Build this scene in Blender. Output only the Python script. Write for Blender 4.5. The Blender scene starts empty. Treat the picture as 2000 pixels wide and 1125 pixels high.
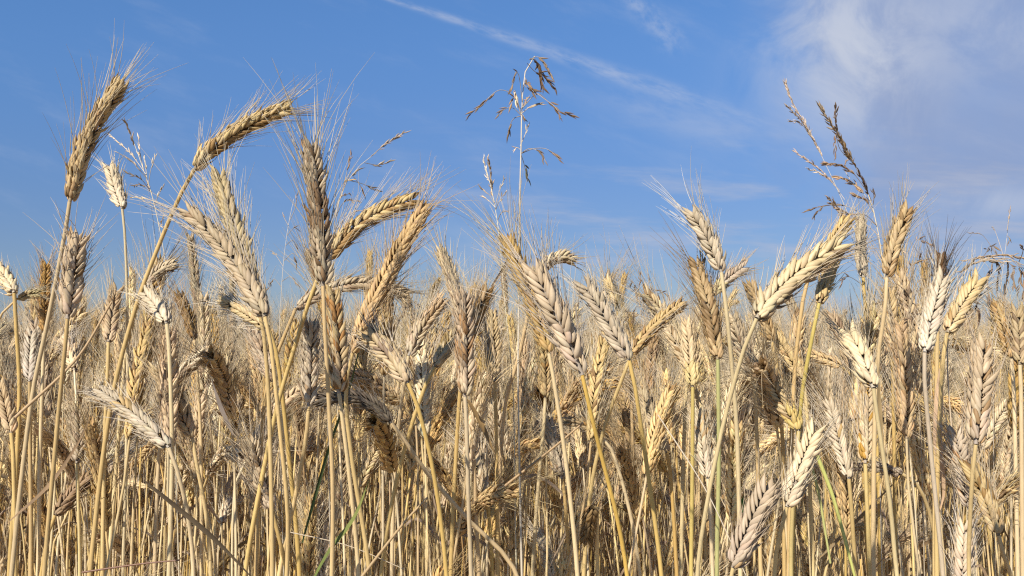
import bpy, math, random
import numpy as np
from mathutils import Vector

rng = np.random.default_rng(11)
random.seed(11)
S = bpy.context.scene
COL = S.collection

# ------------------------------------------------------------------ camera, sky, sun, exposure
FPX, EYE, HORIZON = 2000.0, 1.15, 650.0
PITCH = math.atan((HORIZON - 562.5) / FPX)
cd = bpy.data.cameras.new('camera'); cam = bpy.data.objects.new('camera', cd); COL.objects.link(cam)
cd.sensor_width = 36.0; cd.lens = 36.0 * FPX / 2000.0
cd.clip_start = 0.02; cd.clip_end = 6000
cam.location = (0, 0, EYE); cam.rotation_euler = (math.pi / 2 + PITCH, 0, 0)
S.camera = cam
FWD = np.array([0, math.cos(PITCH), math.sin(PITCH)]); UP = np.array([0, -math.sin(PITCH), math.cos(PITCH)])
RIGHT = np.array([1.0, 0, 0]); EYEP = np.array([0, 0, EYE])

def P(px, py, d):
    """a point of the place, read off the photograph and set at depth d metres"""
    return EYEP + d * (FWD + (px - 1000) / FPX * RIGHT - (py - 562.5) / FPX * UP)

SUN_ELEV = math.radians(37); SUN_AZ = math.atan2(-0.47, -0.88)
sun_vec = Vector((math.sin(SUN_AZ) * math.cos(SUN_ELEV), math.cos(SUN_AZ) * math.cos(SUN_ELEV), math.sin(SUN_ELEV)))
sl = bpy.data.lights.new('sun', 'SUN'); sl.energy = 5.0; sl.angle = math.radians(0.5); sl.color = (1.0, 0.94, 0.85)
so = bpy.data.objects.new('sun', sl); COL.objects.link(so)
so.rotation_euler = sun_vec.to_track_quat('Z', 'Y').to_euler(); so.location = (-5, -5, 8)

S.view_settings.view_transform = 'Standard'; S.view_settings.look = 'None'
S.view_settings.exposure = 0.47; S.view_settings.gamma = 1.0
S.cycles.max_bounces = 8; S.cycles.diffuse_bounces = 6; S.cycles.glossy_bounces = 2
S.cycles.transmission_bounces = 4; S.cycles.transparent_max_bounces = 4
S.cycles.use_denoising = False
S.cycles.pixel_filter_type = 'BLACKMAN_HARRIS'; S.cycles.filter_width = 1.2

class NT:
    def __init__(s, tree): s.t = tree; s.n = tree.nodes; s.l = tree.links
    def new(s, typ, **kw):
        n = s.n.new(typ)
        for k, v in kw.items(): setattr(n, k, v)
        return n
    def put(s, sock, v):
        if isinstance(v, bpy.types.NodeSocket): s.l.new(v, sock)
        else: sock.default_value = v
    def m(s, op, a, b=0.0, c=None, clamp=False):
        n = s.new('ShaderNodeMath', operation=op, use_clamp=clamp)
        s.put(n.inputs[0], a); s.put(n.inputs[1], b)
        if c is not None: s.put(n.inputs[2], c)
        return n.outputs[0]
    def ramp(s, x, a, b):                       # smoothstep
        n = s.new('ShaderNodeMapRange', interpolation_type='SMOOTHSTEP')
        s.put(n.inputs[0], x); s.put(n.inputs[1], a); s.put(n.inputs[2], b)
        return n.outputs[0]
    def mix(s, f, a, b, blend='MIX'):
        n = s.new('ShaderNodeMix', data_type='RGBA', blend_type=blend)
        s.put(n.inputs[0], f); s.put(n.inputs[6], a); s.put(n.inputs[7], b)
        return n.outputs[2]
    def noise(s, vec, scale, detail=4, rough=0.55, dist=0.0):
        n = s.new('ShaderNodeTexNoise'); s.put(n.inputs['Vector'], vec)
        n.inputs['Scale'].default_value = scale; n.inputs['Detail'].default_value = detail
        n.inputs['Roughness'].default_value = rough; n.inputs['Distortion'].default_value = dist
        return n.outputs[0]
    def xyz(s, x, y, z):
        n = s.new('ShaderNodeCombineXYZ'); s.put(n.inputs[0], x); s.put(n.inputs[1], y); s.put(n.inputs[2], z)
        return n.outputs[0]

def uv_dir(px, py):                             # where a cloud stands in the sky, as a direction (x/y, z/y)
    v = FWD + (px - 1000) / FPX * RIGHT - (py - 562.5) / FPX * UP
    return v[0] / v[1], v[2] / v[1]

def build_sky():
    w = bpy.data.worlds.new('World'); S.world = w; w.use_nodes = True
    t = NT(w.node_tree); w.node_tree.nodes.clear()
    out = t.new('ShaderNodeOutputWorld'); bg = t.new('ShaderNodeBackground'); t.l.new(bg.outputs[0], out.inputs[0])
    bg.inputs[1].default_value = 0.0735
    sky = t.new('ShaderNodeTexSky', sky_type='NISHITA'); sky.sun_disc = False
    sky.sun_elevation = SUN_ELEV; sky.sun_rotation = SUN_AZ
    sky.altitude = 300; sky.air_density = 1.0; sky.dust_density = 0.4; sky.ozone_density = 3.0
    tc = t.new('ShaderNodeTexCoord'); sp = t.new('ShaderNodeSeparateXYZ'); t.l.new(tc.outputs['Generated'], sp.inputs[0])
    X, Y, Z = sp.outputs
    yc = t.m('MAXIMUM', Y, 0.15); u = t.m('DIVIDE', X, yc); v = t.m('DIVIDE', Z, yc)
    uv = t.xyz(u, v, 0.0)
    front = t.ramp(Y, 0.2, 0.5)
    def band(p0, p1, w0, w1, fade0, fade1, fade2, fade3, noise_sc, stretch, cut):
        (u0, v0), (u1, v1) = uv_dir(*p0), uv_dir(*p1)
        L = math.hypot(u1 - u0, v1 - v0); ex, ey = (u1 - u0) / L, (v1 - v0) / L
        du = t.m('SUBTRACT', u, u0); dv = t.m('SUBTRACT', v, v0)
        s_ = t.m('DIVIDE', t.m('ADD', t.m('MULTIPLY', du, ex), t.m('MULTIPLY', dv, ey)), L)
        h = t.m('ADD', t.m('MULTIPLY', du, -ey), t.m('MULTIPLY', dv, ex))
        cv = t.xyz(t.m('MULTIPLY', s_, L * stretch), h, 0.0)
        wob = t.m('MULTIPLY', t.m('SUBTRACT', t.noise(cv, 14, 2), 0.5), 0.012)
        h = t.m('ADD', h, wob)
        wd = t.m('ADD', t.m('MULTIPLY', t.m('MAXIMUM', s_, 0.0), (w1 - w0) / FPX), w0 / FPX)
        g = t.m('DIVIDE', h, wd)
        g = t.m('POWER', 2.718, t.m('MULTIPLY', t.m('MULTIPLY', g, g), -1.0))
        n = t.ramp(t.noise(cv, noise_sc, 6, 0.62), cut, cut + 0.38)
        along = t.m('MULTIPLY', t.ramp(s_, fade0, fade1), t.m('SUBTRACT', 1.0, t.ramp(s_, fade2, fade3)))
        return t.m('MULTIPLY', t.m('MULTIPLY', g, n), along)
    def blob(c, rx, ry, sharp=1.0):
        u0, v0 = uv_dir(*c)
        a = t.m('DIVIDE', t.m('SUBTRACT', u, u0), rx / FPX); b = t.m('DIVIDE', t.m('SUBTRACT', v, v0), ry / FPX)
        return t.m('POWER', 2.718, t.m('MULTIPLY', t.m('ADD', t.m('MULTIPLY', a, a), t.m('MULTIPLY', b, b)), -sharp))
    add = lambda *xs: xs[0] if len(xs) == 1 else t.m('ADD', xs[0], add(*xs[1:]))
    trail = t.m('MULTIPLY', band((755, -4), (1560, 262), 4, 22, -0.3, 0.05, 0.45, 1.15, 95, 0.25, 0.30), 0.46)
    trail2 = t.m('MULTIPLY', band((1205, -30), (1350, 115), 16, 26, -0.1, 0.2, 0.7, 1.0, 75, 0.7, 0.34), 0.36)
    trail3 = t.m('MULTIPLY', band((1150, 170), (1530, 300), 34, 48, -0.1, 0.3, 0.6, 1.05, 34, 0.4, 0.28), 0.24)
    # the soft bank on the right
    warp = t.m('MULTIPLY', t.m('SUBTRACT', t.noise(uv, 9, 5, 0.6), 0.5), 0.16)
    edge = t.m('ADD', t.m('ADD', u, warp), t.m('MULTIPLY', v, 0.20))
    ue = uv_dir(1610, 200)[0] + 0.20 * uv_dir(1610, 200)[1]
    bank = t.m('MULTIPLY', t.ramp(edge, ue - 0.07, ue + 0.07), t.ramp(v, 0.02, 0.17))
    bank = t.m('MULTIPLY', bank, t.m('ADD', 0.45, t.m('MULTIPLY', t.noise(uv, 6, 5, .6), 0.55)))
    nb = t.ramp(t.noise(uv, 11, 8, 0.62, 0.6), 0.30, 0.68)
    bright = t.m('MULTIPLY', add(t.m('MULTIPLY', blob((1670, 112), 85, 100), 1.0), t.m('MULTIPLY', blob((1640, 90), 150, 170), 0.75),
                                 t.m('MULTIPLY', blob((1960, 40), 210, 130), 0.40), t.m('MULTIPLY', blob((1925, 395), 120, 34), 0.5)), t.m('ADD', 0.12, t.m('MULTIPLY', nb, 0.88)))
    bright = t.m('MULTIPLY', t.m('TANH', t.m('MULTIPLY', bright, 1.35)), 0.98)
    # thin layered streaks low in the sky
    lay = t.noise(t.xyz(t.m('MULTIPLY', u, 1.0), t.m('ADD', t.m('MULTIPLY', v, 6.5), t.m('MULTIPLY', u, 0.3)), 3.1), 5.5, 6, 0.6)
    veil = t.m('MULTIPLY', t.ramp(lay, 0.46, 0.78), t.m('SUBTRACT', 1.0, t.ramp(v, 0.10, 0.24)))
    veil = t.m('MULTIPLY', t.m('MULTIPLY', veil, t.ramp(u, -0.25, 0.12)), 0.80)
    wisp = t.m('MULTIPLY', t.ramp(t.noise(t.xyz(u, t.m('ADD', t.m('MULTIPLY', v, 3.0), t.m('MULTIPLY', u, 1.0)), 9.0), 7, 6, 0.62), 0.50, 0.85), 0.16)
    mask = t.m('MULTIPLY', t.m('MINIMUM', add(trail, trail2, trail3, bright, t.m('MULTIPLY', veil, .6), wisp), 0.95), front)
    grade = t.mix(t.ramp(v, 0.06, 0.38), (0.47, 0.55, 0.79, 1), (0.66, 0.94, 1.25, 1))
    base = t.mix(1.0, sky.outputs[0], grade, 'MULTIPLY')
    base = t.mix(t.m('MULTIPLY', t.m('MINIMUM', t.m('ADD', bank, t.m('MULTIPLY', veil, .7)), 0.9), front), base, (3.0, 3.65, 5.5, 1))
    cloud = (5.4, 5.9, 7.1, 1)
    t.l.new(t.mix(mask, base, cloud), bg.inputs[0])
build_sky()

# ------------------------------------------------------------------ materials
def mat(name, rough=0.6, noise_scale=(60, 60, 60), amount=0.25, transl=0.0, hue=0.02, spec=0.3, val=0.22, bump=0.0, spots=0.0):
    m = bpy.data.materials.new(name); m.use_nodes = True
    t = NT(m.node_tree); m.node_tree.nodes.clear()
    out = t.new('ShaderNodeOutputMaterial'); b = t.new('ShaderNodeBsdfPrincipled')
    at = t.new('ShaderNodeAttribute', attribute_name='col')
    oi = t.new('ShaderNodeObjectInfo'); tc = t.new('ShaderNodeTexCoord')
    mp = t.new('ShaderNodeMapping'); t.l.new(tc.outputs['Object'], mp.inputs[0]); mp.inputs['Scale'].default_value = noise_scale
    n = t.noise(mp.outputs[0], 1.0, 4, 0.6)
    k = t.m('ADD', 1.0 - amount, t.m('MULTIPLY', n, 2 * amount))
    k = t.m('MULTIPLY', k, t.m('ADD', 1.0 - val / 2, t.m('MULTIPLY', oi.outputs['Random'], val)))
    c = t.mix(1.0, at.outputs[0], t.xyz(k, k, k), 'MULTIPLY')
    if spots:
        n2 = t.noise(mp.outputs[0], 2.3, 3, 0.7)
        c = t.mix(t.m('MULTIPLY', t.ramp(n2, 0.60, 0.72), spots), c, (0.10, 0.065, 0.035, 1))
    hs = t.new('ShaderNodeHueSaturation'); t.put(hs.inputs['Color'], c)
    r2 = t.m('FRACT', t.m('MULTIPLY', oi.outputs['Random'], 37.7))
    t.put(hs.inputs['Hue'], t.m('ADD', 0.5 - hue / 2, t.m('MULTIPLY', r2, hue)))
    t.put(hs.inputs['Saturation'], t.m('ADD', 0.82, t.m('MULTIPLY', t.m('FRACT', t.m('MULTIPLY', oi.outputs['Random'], 91.3)), 0.36)))
    t.l.new(hs.outputs[0], b.inputs['Base Color'])
    b.inputs['Roughness'].default_value = rough; b.inputs['Specular IOR Level'].default_value = spec
    if bump:
        bp = t.new('ShaderNodeBump'); bp.inputs['Strength'].default_value = bump; bp.inputs['Distance'].default_value = 0.0006
        t.l.new(n, bp.inputs['Height']); t.l.new(bp.outputs[0], b.inputs['Normal'])
    if transl:
        tr = t.new('ShaderNodeBsdfTranslucent'); t.l.new(hs.outputs[0], tr.inputs[0])
        mx = t.new('ShaderNodeMixShader'); mx.inputs[0].default_value = transl
        t.l.new(b.outputs[0], mx.inputs[1]); t.l.new(tr.outputs[0], mx.inputs[2]); t.l.new(mx.outputs[0], out.inputs[0])
    else: t.l.new(b.outputs[0], out.inputs[0])
    return m

M_EAR = mat('ear_husk', 0.55, (260, 260, 260), 0.18, 0.14, 0.006, 0.25, 0.14, 0.15, 0.12)
M_STEM = mat('straw', 0.42, (500, 500, 30), 0.22, 0.0, 0.010, 0.42, 0.26, 0.3, 0.42)
M_AWN = mat('awn_bristle', 0.45, (40, 40, 40), 0.12, 0.15, 0.01, 0.4, 0.15)
M_LEAF = mat('dry_leaf', 0.7, (300, 300, 30), 0.25, 0.22, 0.03, 0.25, 0.3, 0.3, 0.2)
M_SPIKE = mat('grass_husk', 0.6, (300, 300, 300), 0.25, 0.12, 0.02, 0.25, 0.2)
MATS = [M_STEM, M_EAR, M_AWN, M_LEAF, M_SPIKE]

# ------------------------------------------------------------------ mesh helpers
class Acc:
    """collects quads with an albedo per vertex and a material slot per face"""
    def __init__(s): s.V = []; s.Q = []; s.C = []; s.M = []; s.n = 0
    def add(s, v, q, c, mi=0):
        v = np.asarray(v, float).reshape(-1, 3); q = np.asarray(q, int).reshape(-1, 4)
        c = np.asarray(c, float)
        if c.ndim == 1: c = np.tile(c, (len(v), 1))
        s.V.append(v); s.Q.append(q + s.n); s.C.append(c); s.M.append(np.full(len(q), mi)); s.n += len(v)
    def merge(s, o, mi=None):
        for v, q, c, m in zip(o.V, o.Q, o.C, o.M): s.add(v, q - 0, c, 0) if False else None
        off = s.n
        for v, q, c, m in zip(o.V, o.Q, o.C, o.M):
            s.V.append(v); s.Q.append(q + off); s.C.append(c); s.M.append(m if mi is None else np.full(len(q), mi))
        s.n += o.n
    def mesh(s, name, mats, origin=None):
        V = np.concatenate(s.V); Q = np.concatenate(s.Q); C = np.concatenate(s.C); Mi = np.concatenate(s.M)
        if origin is not None: V = V - origin
        me = bpy.data.meshes.new(name)
        me.vertices.add(len(V)); me.vertices.foreach_set('co', V.astype(np.float32).ravel())
        me.loops.add(len(Q) * 4); me.loops.foreach_set('vertex_index', Q.astype(np.int32).ravel())
        me.polygons.add(len(Q)); me.polygons.foreach_set('loop_start', np.arange(0, len(Q) * 4, 4, dtype=np.int32))
        me.polygons.foreach_set('material_index', Mi.astype(np.int32))
        me.polygons.foreach_set('use_smooth', np.ones(len(Q), bool))
        a = me.attributes.new('col', 'FLOAT_COLOR', 'POINT')
        a.data.foreach_set('color', np.concatenate([C, np.ones((len(C), 1))], 1).astype(np.float32).ravel())
        for m in (mats if isinstance(mats, list) else [mats]): me.materials.append(m)
        me.update(calc_edges=True)
        return me

def nrm(a): return a / np.maximum(np.linalg.norm(a, axis=-1, keepdims=True), 1e-12)

def spline(pts, n):
    """points evenly spaced along a smooth curve through pts"""
    p = np.asarray(pts, float)
    if len(p) == 2: p = np.array([p[0], (p[0] + p[1]) / 2, p[1]])
    p = np.vstack([2 * p[0] - p[1], p, 2 * p[-1] - p[-2]])
    out = []
    for i in range(1, len(p) - 2):
        p0, p1, p2, p3 = p[i - 1:i + 3]
        d1 = max(np.linalg.norm(p2 - p1), 1e-9)
        m1 = (p2 - p0) / (np.linalg.norm(p2 - p1) + np.linalg.norm(p1 - p0)) * d1
        m2 = (p3 - p1) / (np.linalg.norm(p3 - p2) + np.linalg.norm(p2 - p1)) * d1
        t = np.linspace(0, 1, 24, endpoint=False)[:, None]
        out.append((2*t**3 - 3*t**2 + 1) * p1 + (t**3 - 2*t**2 + t) * m1 + (-2*t**3 + 3*t**2) * p2 + (t**3 - t**2) * m2)
    c = np.vstack(out + [p[-2][None]])
    s = np.concatenate([[0], np.cumsum(np.linalg.norm(np.diff(c, axis=0), axis=1))])
    q = np.linspace(0, s[-1], n)
    return np.stack([np.interp(q, s, c[:, k]) for k in range(3)], 1), s[-1]

def tangents(c): return nrm(np.gradient(c, axis=0))

def tube(acc, c, r, col, sides=7, mi=0):
    T = tangents(c); ref = np.array([0.3, -0.9, 0.1])
    if abs(T[0] @ ref) > 0.9: ref = np.array([1.0, 0, 0])
    A = nrm(np.cross(T, ref)); B = np.cross(T, A)
    a = np.linspace(0, 2 * np.pi, sides, endpoint=False)
    r = np.broadcast_to(np.asarray(r, float), (len(c),))
    v = c[:, None] + r[:, None, None] * (np.cos(a)[None, :, None] * A[:, None] + np.sin(a)[None, :, None] * B[:, None])
    n = len(c); i = np.arange(n - 1)[:, None] * sides; j = np.arange(sides)[None]; k = (j + 1) % sides
    q = np.stack([i + j, i + k, i + sides + k, i + sides + j], -1).reshape(-1, 4)
    col = np.asarray(col, float)
    if col.ndim == 2: col = np.repeat(col, sides, 0)
    acc.add(v, q, col, mi)

def floret_template(rings=7, seg=8):
    t = np.linspace(0, 1, rings)
    w = np.interp(t, [0, .12, .35, .6, .82, 1], [.40, .84, 1.0, .84, .38, .03])
    a = np.linspace(0, 2 * np.pi, seg, endpoint=False) + np.pi / 2
    y = np.cos(a); z = np.sin(a); z = np.where(z > 0, z * (1 + 0.25 * z ** 4), z * 0.55)
    bow = 0.35 * np.sin(np.pi * t) - 0.25 * t ** 3
    v = np.stack([np.repeat(t, seg), (w[:, None] * y[None]).ravel(), (w[:, None] * z[None]).ravel()], 1)
    i = np.arange(rings - 1)[:, None] * seg; j = np.arange(seg)[None]; k = (j + 1) % seg
    q = np.stack([i + j, i + k, i + seg + k, i + seg + j], -1).reshape(-1, 4)
    return v, q, np.repeat(bow, seg)
FL_HI = floret_template(8, 10); FL_LO = floret_template(4, 5)

def build_ear(pts, W, col, awn_px_len, roll=0.0, brown=0.08, browncol=(0.42, 0.30, 0.20), under=0.0, hi=True,
              toward=None, awn_spread=1.0, awn_col=None, awn_keep=0.62, awn_r=0.00020, tipcol=None, fat=1.0, r=rng, edge=None):
    """an ear along pts (base to tip), W metres wide; returns husks and awns"""
    c, L = spline(pts, 64)
    T = tangents(c)
    tw = np.asarray(toward if toward is not None else (EYEP - c[32]), float)
    f = nrm(tw - (T @ tw)[:, None] * T)
    l = np.cross(T, f)
    roll = math.radians(roll)
    f, l = f * math.cos(roll) + l * math.sin(roll), l * math.cos(roll) - f * math.sin(roll)
    n = max(5, int(round(L / (0.35 * W))))
    fl = 0.86 * W
    rec = []
    def at(s):
        x = np.clip(s, 0, 1) * 63
        i = min(int(x), 62); k = x - i
        return c[i] * (1 - k) + c[i + 1] * k, nrm(T[i] * (1 - k) + T[i + 1] * k), f[i], l[i]
    for k in range(n):
        for sd in (1, -1):
            s = (k + (0.25 if sd > 0 else 0.75)) / n * (1 - 0.70 * fl / L)
            C, Tn, fv, lv = at(s)
            tap = np.interp(s, [0, .10, .25, .6, .85, 1], [.72, .92, 1.0, .96, .80, .62])
            rad = lambda deg: lv * math.cos(math.radians(deg)) + fv * math.sin(math.radians(deg))
            for kind in (((1, -1, 2, -2, 0) if hi else (1, -1, 0))):
                j = r.normal(0, 1, 6)
                sg = 1 if kind > 0 else -1
                if kind == 0:                                # the middle floret of the spikelet, seen from the side
                    a0 = 0.0; a1 = j[0] * 9; rb, rt, ln, hw_, ds = .24, .48, .84, .130, .10
                elif abs(kind) == 1:                         # the two outer florets: the braid on each face
                    a0 = sg * 80; a1 = sg * (36 + j[0] * 10); rb, rt, ln, hw_, ds = .24, .50, 1.02, .138, .0
                else:                                        # the glumes that wrap the spikelet's foot
                    a0 = sg * 46; a1 = sg * (24 + j[0] * 6); rb, rt, ln, hw_, ds = .26, .45, .74, .125, -.02
                if sd < 0: a0, a1 = 180 - a0, 180 - a1
                ll = fl * ln * (1 + .05 * j[1]) * (0.75 + 0.25 * tap)
                Ck = C + Tn * (ds * W)
                pb = Ck + rad(a0) * rb * W * tap
                pt = Ck + Tn * ll * (0.95 + .02 * j[2]) + rad(a1) * W * rt * tap * (1 + .16 * j[3])
                nz = rad(a0 * .5 + a1 * .5)
                rec.append((pb, pt, nz, W * hw_ * fat * (0.8 + .2 * tap), s, kind, sd))
    pb = np.array([x[0] for x in rec]); pt = np.array([x[1] for x in rec]); nz = np.array([x[2] for x in rec])
    hw = np.array([x[3] for x in rec]); ss = np.array([x[4] for x in rec])
    if hi:                                              # twisted, gaping and missing husks
        kp = r.random(len(pb)) > .04
        pb, pt, nz, hw, ss = pb[kp], pt[kp], nz[kp], hw[kp], ss[kp]; rec = [x for x, y in zip(rec, kp) if y]
        hw = hw * r.uniform(.82, 1.14, len(hw)); pt = pt + nz * (W * .16 * np.maximum(0, r.normal(0, 1, len(hw)) - .7))[:, None]
        nz = nz + r.normal(0, .22, nz.shape)
    ax = pt - pb; L_ = np.linalg.norm(ax, axis=1); axn = nrm(ax)
    nz = nrm(nz - np.sum(nz * axn, 1, keepdims=True) * axn); ny = np.cross(nz, axn)
    tv, tq, bow = FL_HI if hi else FL_LO
    V = (pb[:, None] + tv[None, :, 0:1] * ax[:, None] + tv[None, :, 1:2] * (hw[:, None, None] * ny[:, None])
         + (tv[None, :, 2:3] * (hw * .62)[:, None, None] + (bow[None, :, None] * hw[:, None, None])) * nz[:, None])
    m, nv = V.shape[:2]
    Q = (tq[None] + (np.arange(m) * nv)[:, None, None]).reshape(-1, 4)
    base = np.array(col, float)
    tint = base[None] * (1 + r.normal(0, .10, (m, 1))) * (1 + r.normal(0, .018, (m, 3)))
    if tipcol is not None: tint = tint * (1 - ss[:, None]) + np.array(tipcol) * ss[:, None]
    if edge is not None: tint = np.where((ss < 0.22)[:, None], np.array(edge), tint)
    # weathered husks: brown ones come in patches along the ear
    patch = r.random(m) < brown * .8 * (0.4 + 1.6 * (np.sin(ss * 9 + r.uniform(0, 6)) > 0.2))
    if under: patch |= (r.random(m) < 0.8) & (nz @ nrm(np.array([.35, .1, -.93])) > 1 - under)  # shade on the ear's lower side, painted in with the husk brown
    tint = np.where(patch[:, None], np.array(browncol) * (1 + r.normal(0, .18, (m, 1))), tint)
    tt = tv[None, :, 0:1]
    shade = 1.10 - 0.26 * tt ** 2                       # husks are chaffy white low down, tan at the tip
    Cc = np.clip(tint[:, None] * np.concatenate([shade, shade ** 1.25, shade ** 1.7], 2), .01, .9)
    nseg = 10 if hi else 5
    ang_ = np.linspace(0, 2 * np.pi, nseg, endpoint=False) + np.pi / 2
    vein_highlight = np.tile(.86 + .16 * np.clip(np.sin(ang_), 0, 1) + .05 * np.cos(ang_ * 3), len(tv) // nseg)   # keel highlight painted into the husk colour, browner margins
    vein_highlight = vein_highlight[None] * np.tile(1 + r.normal(0, .07, (m, nseg)), (1, len(tv) // nseg))
    Cc = Cc * np.stack([vein_highlight ** .8, vein_highlight, vein_highlight ** 1.25], 2) * np.array([.99, .92, .765])
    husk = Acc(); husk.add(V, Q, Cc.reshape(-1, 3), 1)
    # rachis inside
    cc = c[:54]; tube(husk, cc, 0.10 * W, base * .7, 6, 1)
    # awns
    awn = Acc()
    kd = np.array([abs(x[5]) for x in rec]); keep = (r.random(m) < awn_keep * np.where(kd == 1, 1.5, np.where(kd == 0, .8, .35))) & (ss > 0.02)
    if keep.any():
        p0 = pt[keep]; k = keep.sum(); s_ = ss[keep]
        idx = np.clip((s_ * 63).astype(int), 0, 63); Tn = T[idx]
        outd = nrm(p0 - c[idx] - np.sum((p0 - c[idx]) * Tn, 1, keepdims=True) * Tn)
        ang = np.radians(np.abs(r.normal(15, 8, k)) * awn_spread + 3)
        D = nrm(Tn * np.cos(ang)[:, None] + outd * np.sin(ang)[:, None] + r.normal(0, .06, (k, 3)))
        Ln = awn_px_len * r.uniform(.45, 1.1, k) * np.interp(s_, [0, .4, 1], [.75, 1, .95])
        bend = (outd * r.normal(.06, .07, (k, 1)) + r.normal(0, .05, (k, 3))) * Ln[:, None]
        tt = np.linspace(0, 1, 5)
        cen = p0[:, None] + D[:, None] * (Ln[:, None] * tt)[..., None] + bend[:, None] * (tt ** 2)[None, :, None]
        A = nrm(np.cross(D, [.31, .2, .93])); B = np.cross(D, A)
        rr = awn_r * np.array([1.25, 1.0, .8, .6, .3]) * (1.0 if hi else 1.0)
        a = np.array([0, 2.1, 4.2])
        off = np.cos(a)[None, :, None] * A[:, None] + np.sin(a)[None, :, None] * B[:, None]      # k,3,3
        V = cen[:, :, None] + rr[None, :, None, None] * off[:, None]
        i = np.arange(4)[:, None] * 3; j = np.arange(3)[None]; jj = (j + 1) % 3
        q = np.stack([i + j, i + jj, i + 3 + jj, i + 3 + j], -1).reshape(-1, 4)
        Q = (q[None] + (np.arange(k) * 15)[:, None, None]).reshape(-1, 4)
        ac = np.array(awn_col if awn_col is not None else base * .5 + np.array((.58, .47, .30)) * .5)
        Cw = np.repeat(ac[None] * (1 + r.normal(0, .12, (k, 1))), 15, 0)
        awn.add(V.reshape(-1, 3), Q, Cw, 2)
    return husk, awn

STRAW = (0.575, 0.408, 0.183); STRAW_PALE = (0.62, 0.475, 0.25); STRAW_YEL = (0.50, 0.375, 0.095); STRAW_GRN = (0.40, 0.38, 0.10); STRAW_BRN = (0.42, 0.28, 0.14)

def build_stem(pts, r0, r1, col, sides=8, n=48, sheath=None, node=None, r=rng, mi=0, low=None):
    """pts from the ear down to the ground"""
    c, L = spline(pts, n)
    u = np.linspace(0, 1, n)
    rad = r1 + (r0 - r1) * np.minimum(1, u * 2.2) ** .8
    cc = np.tile(np.array(col, float), (n, 1)) * (1 + 0.05 * np.sin(u * 23 + r.uniform(0, 6)))[:, None]
    if low is not None: k = np.clip((u - .12) / .25, 0, 1)[:, None]; cc = cc * (1 - k) + np.array(low) * k
    cc[:2] *= .92
    if node is not None:
        rad = rad * (1 + .32 * np.exp(-((u - node) / .007) ** 2)); cc *= (1 - .5 * np.exp(-((u - node) / .007) ** 2))[:, None]
    a = Acc(); tube(a, c, rad, cc, sides, mi)
    if sheath is not None:                              # the dry leaf sheath wrapped round the lower straw
        k = int(sheath * n); k2 = min(n, k + max(6, n // 3))
        cs = c[k:k2]; tube(a, cs, rad[k:k2] * 1.16 + .00018, cc[k:k2] * [1.10, 1.08, 1.12], sides, mi)
    return a

def ribbon(acc, pts, w, col, twist=1.5, n=26, fold=.35, r=rng, mi=3, taper0=.35, tipcol=None):
    c, L = spline(pts, n); T = tangents(c); u = np.linspace(0, 1, n)
    A0 = nrm(np.cross(T, np.array([.2, -1, .15]))); B0 = np.cross(T, A0)
    ph = twist * u + r.uniform(0, 6.28)
    A = A0 * np.cos(ph)[:, None] + B0 * np.sin(ph)[:, None]; B = np.cross(T, A)
    ww = w / 2 * np.interp(u, [0, .15, .5, 1], [taper0, .9, 1, .04])
    v = np.stack([c - A * ww[:, None] + B * (fold * ww)[:, None], c, c + A * ww[:, None] + B * (fold * ww)[:, None]], 1)
    i = np.arange(n - 1)[:, None] * 3; j = np.arange(2)[None]
    q = np.stack([i + j, i + j + 1, i + 4 + j, i + 3 + j], -1).reshape(-1, 4)
    cc = np.tile(np.array(col, float), (n, 1)) * (1 + .12 * np.sin(u * 17 + r.uniform(0, 6)))[:, None]
    if tipcol is not None: cc = cc * (1 - u[:, None]) + np.array(tipcol) * u[:, None]
    acc.add(v, q, np.repeat(cc, 3, 0), mi)

# ------------------------------------------------------------------ scene graph helpers
def empty(name, loc, label, cat, group=None):
    o = bpy.data.objects.new(name, None); COL.objects.link(o); o.location = loc; o.empty_display_size = .05
    o['label'] = label; o['category'] = cat
    if group: o['group'] = group
    return o
def part(name, acc_or_mesh, parent, root_loc, m=None):
    me = acc_or_mesh if isinstance(acc_or_mesh, bpy.types.Mesh) else acc_or_mesh.mesh(name, m, np.asarray(root_loc))
    o = bpy.data.objects.new(name, me); COL.objects.link(o); o.parent = parent
    return o

# ------------------------------------------------------------------ terrain
def height(x, y):
    x = np.asarray(x, float); y = np.asarray(y, float)
    k = np.clip((y - 4) / 30, 0, 1); k = k * k * (3 - 2 * k)
    h = k * (-0.026 * np.clip(x, -60, 60) - 0.42 * np.minimum(y, 70) / 62 + .10 * np.sin(x * .21 + 1.0) * np.clip(y / 60, 0, 1))
    far = np.clip(y - 66, 0, None)
    return h - 0.0009 * np.minimum(far, 160) ** 2 - 0.03 * np.clip(far - 160, 0, None) * (far > 160)

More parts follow.
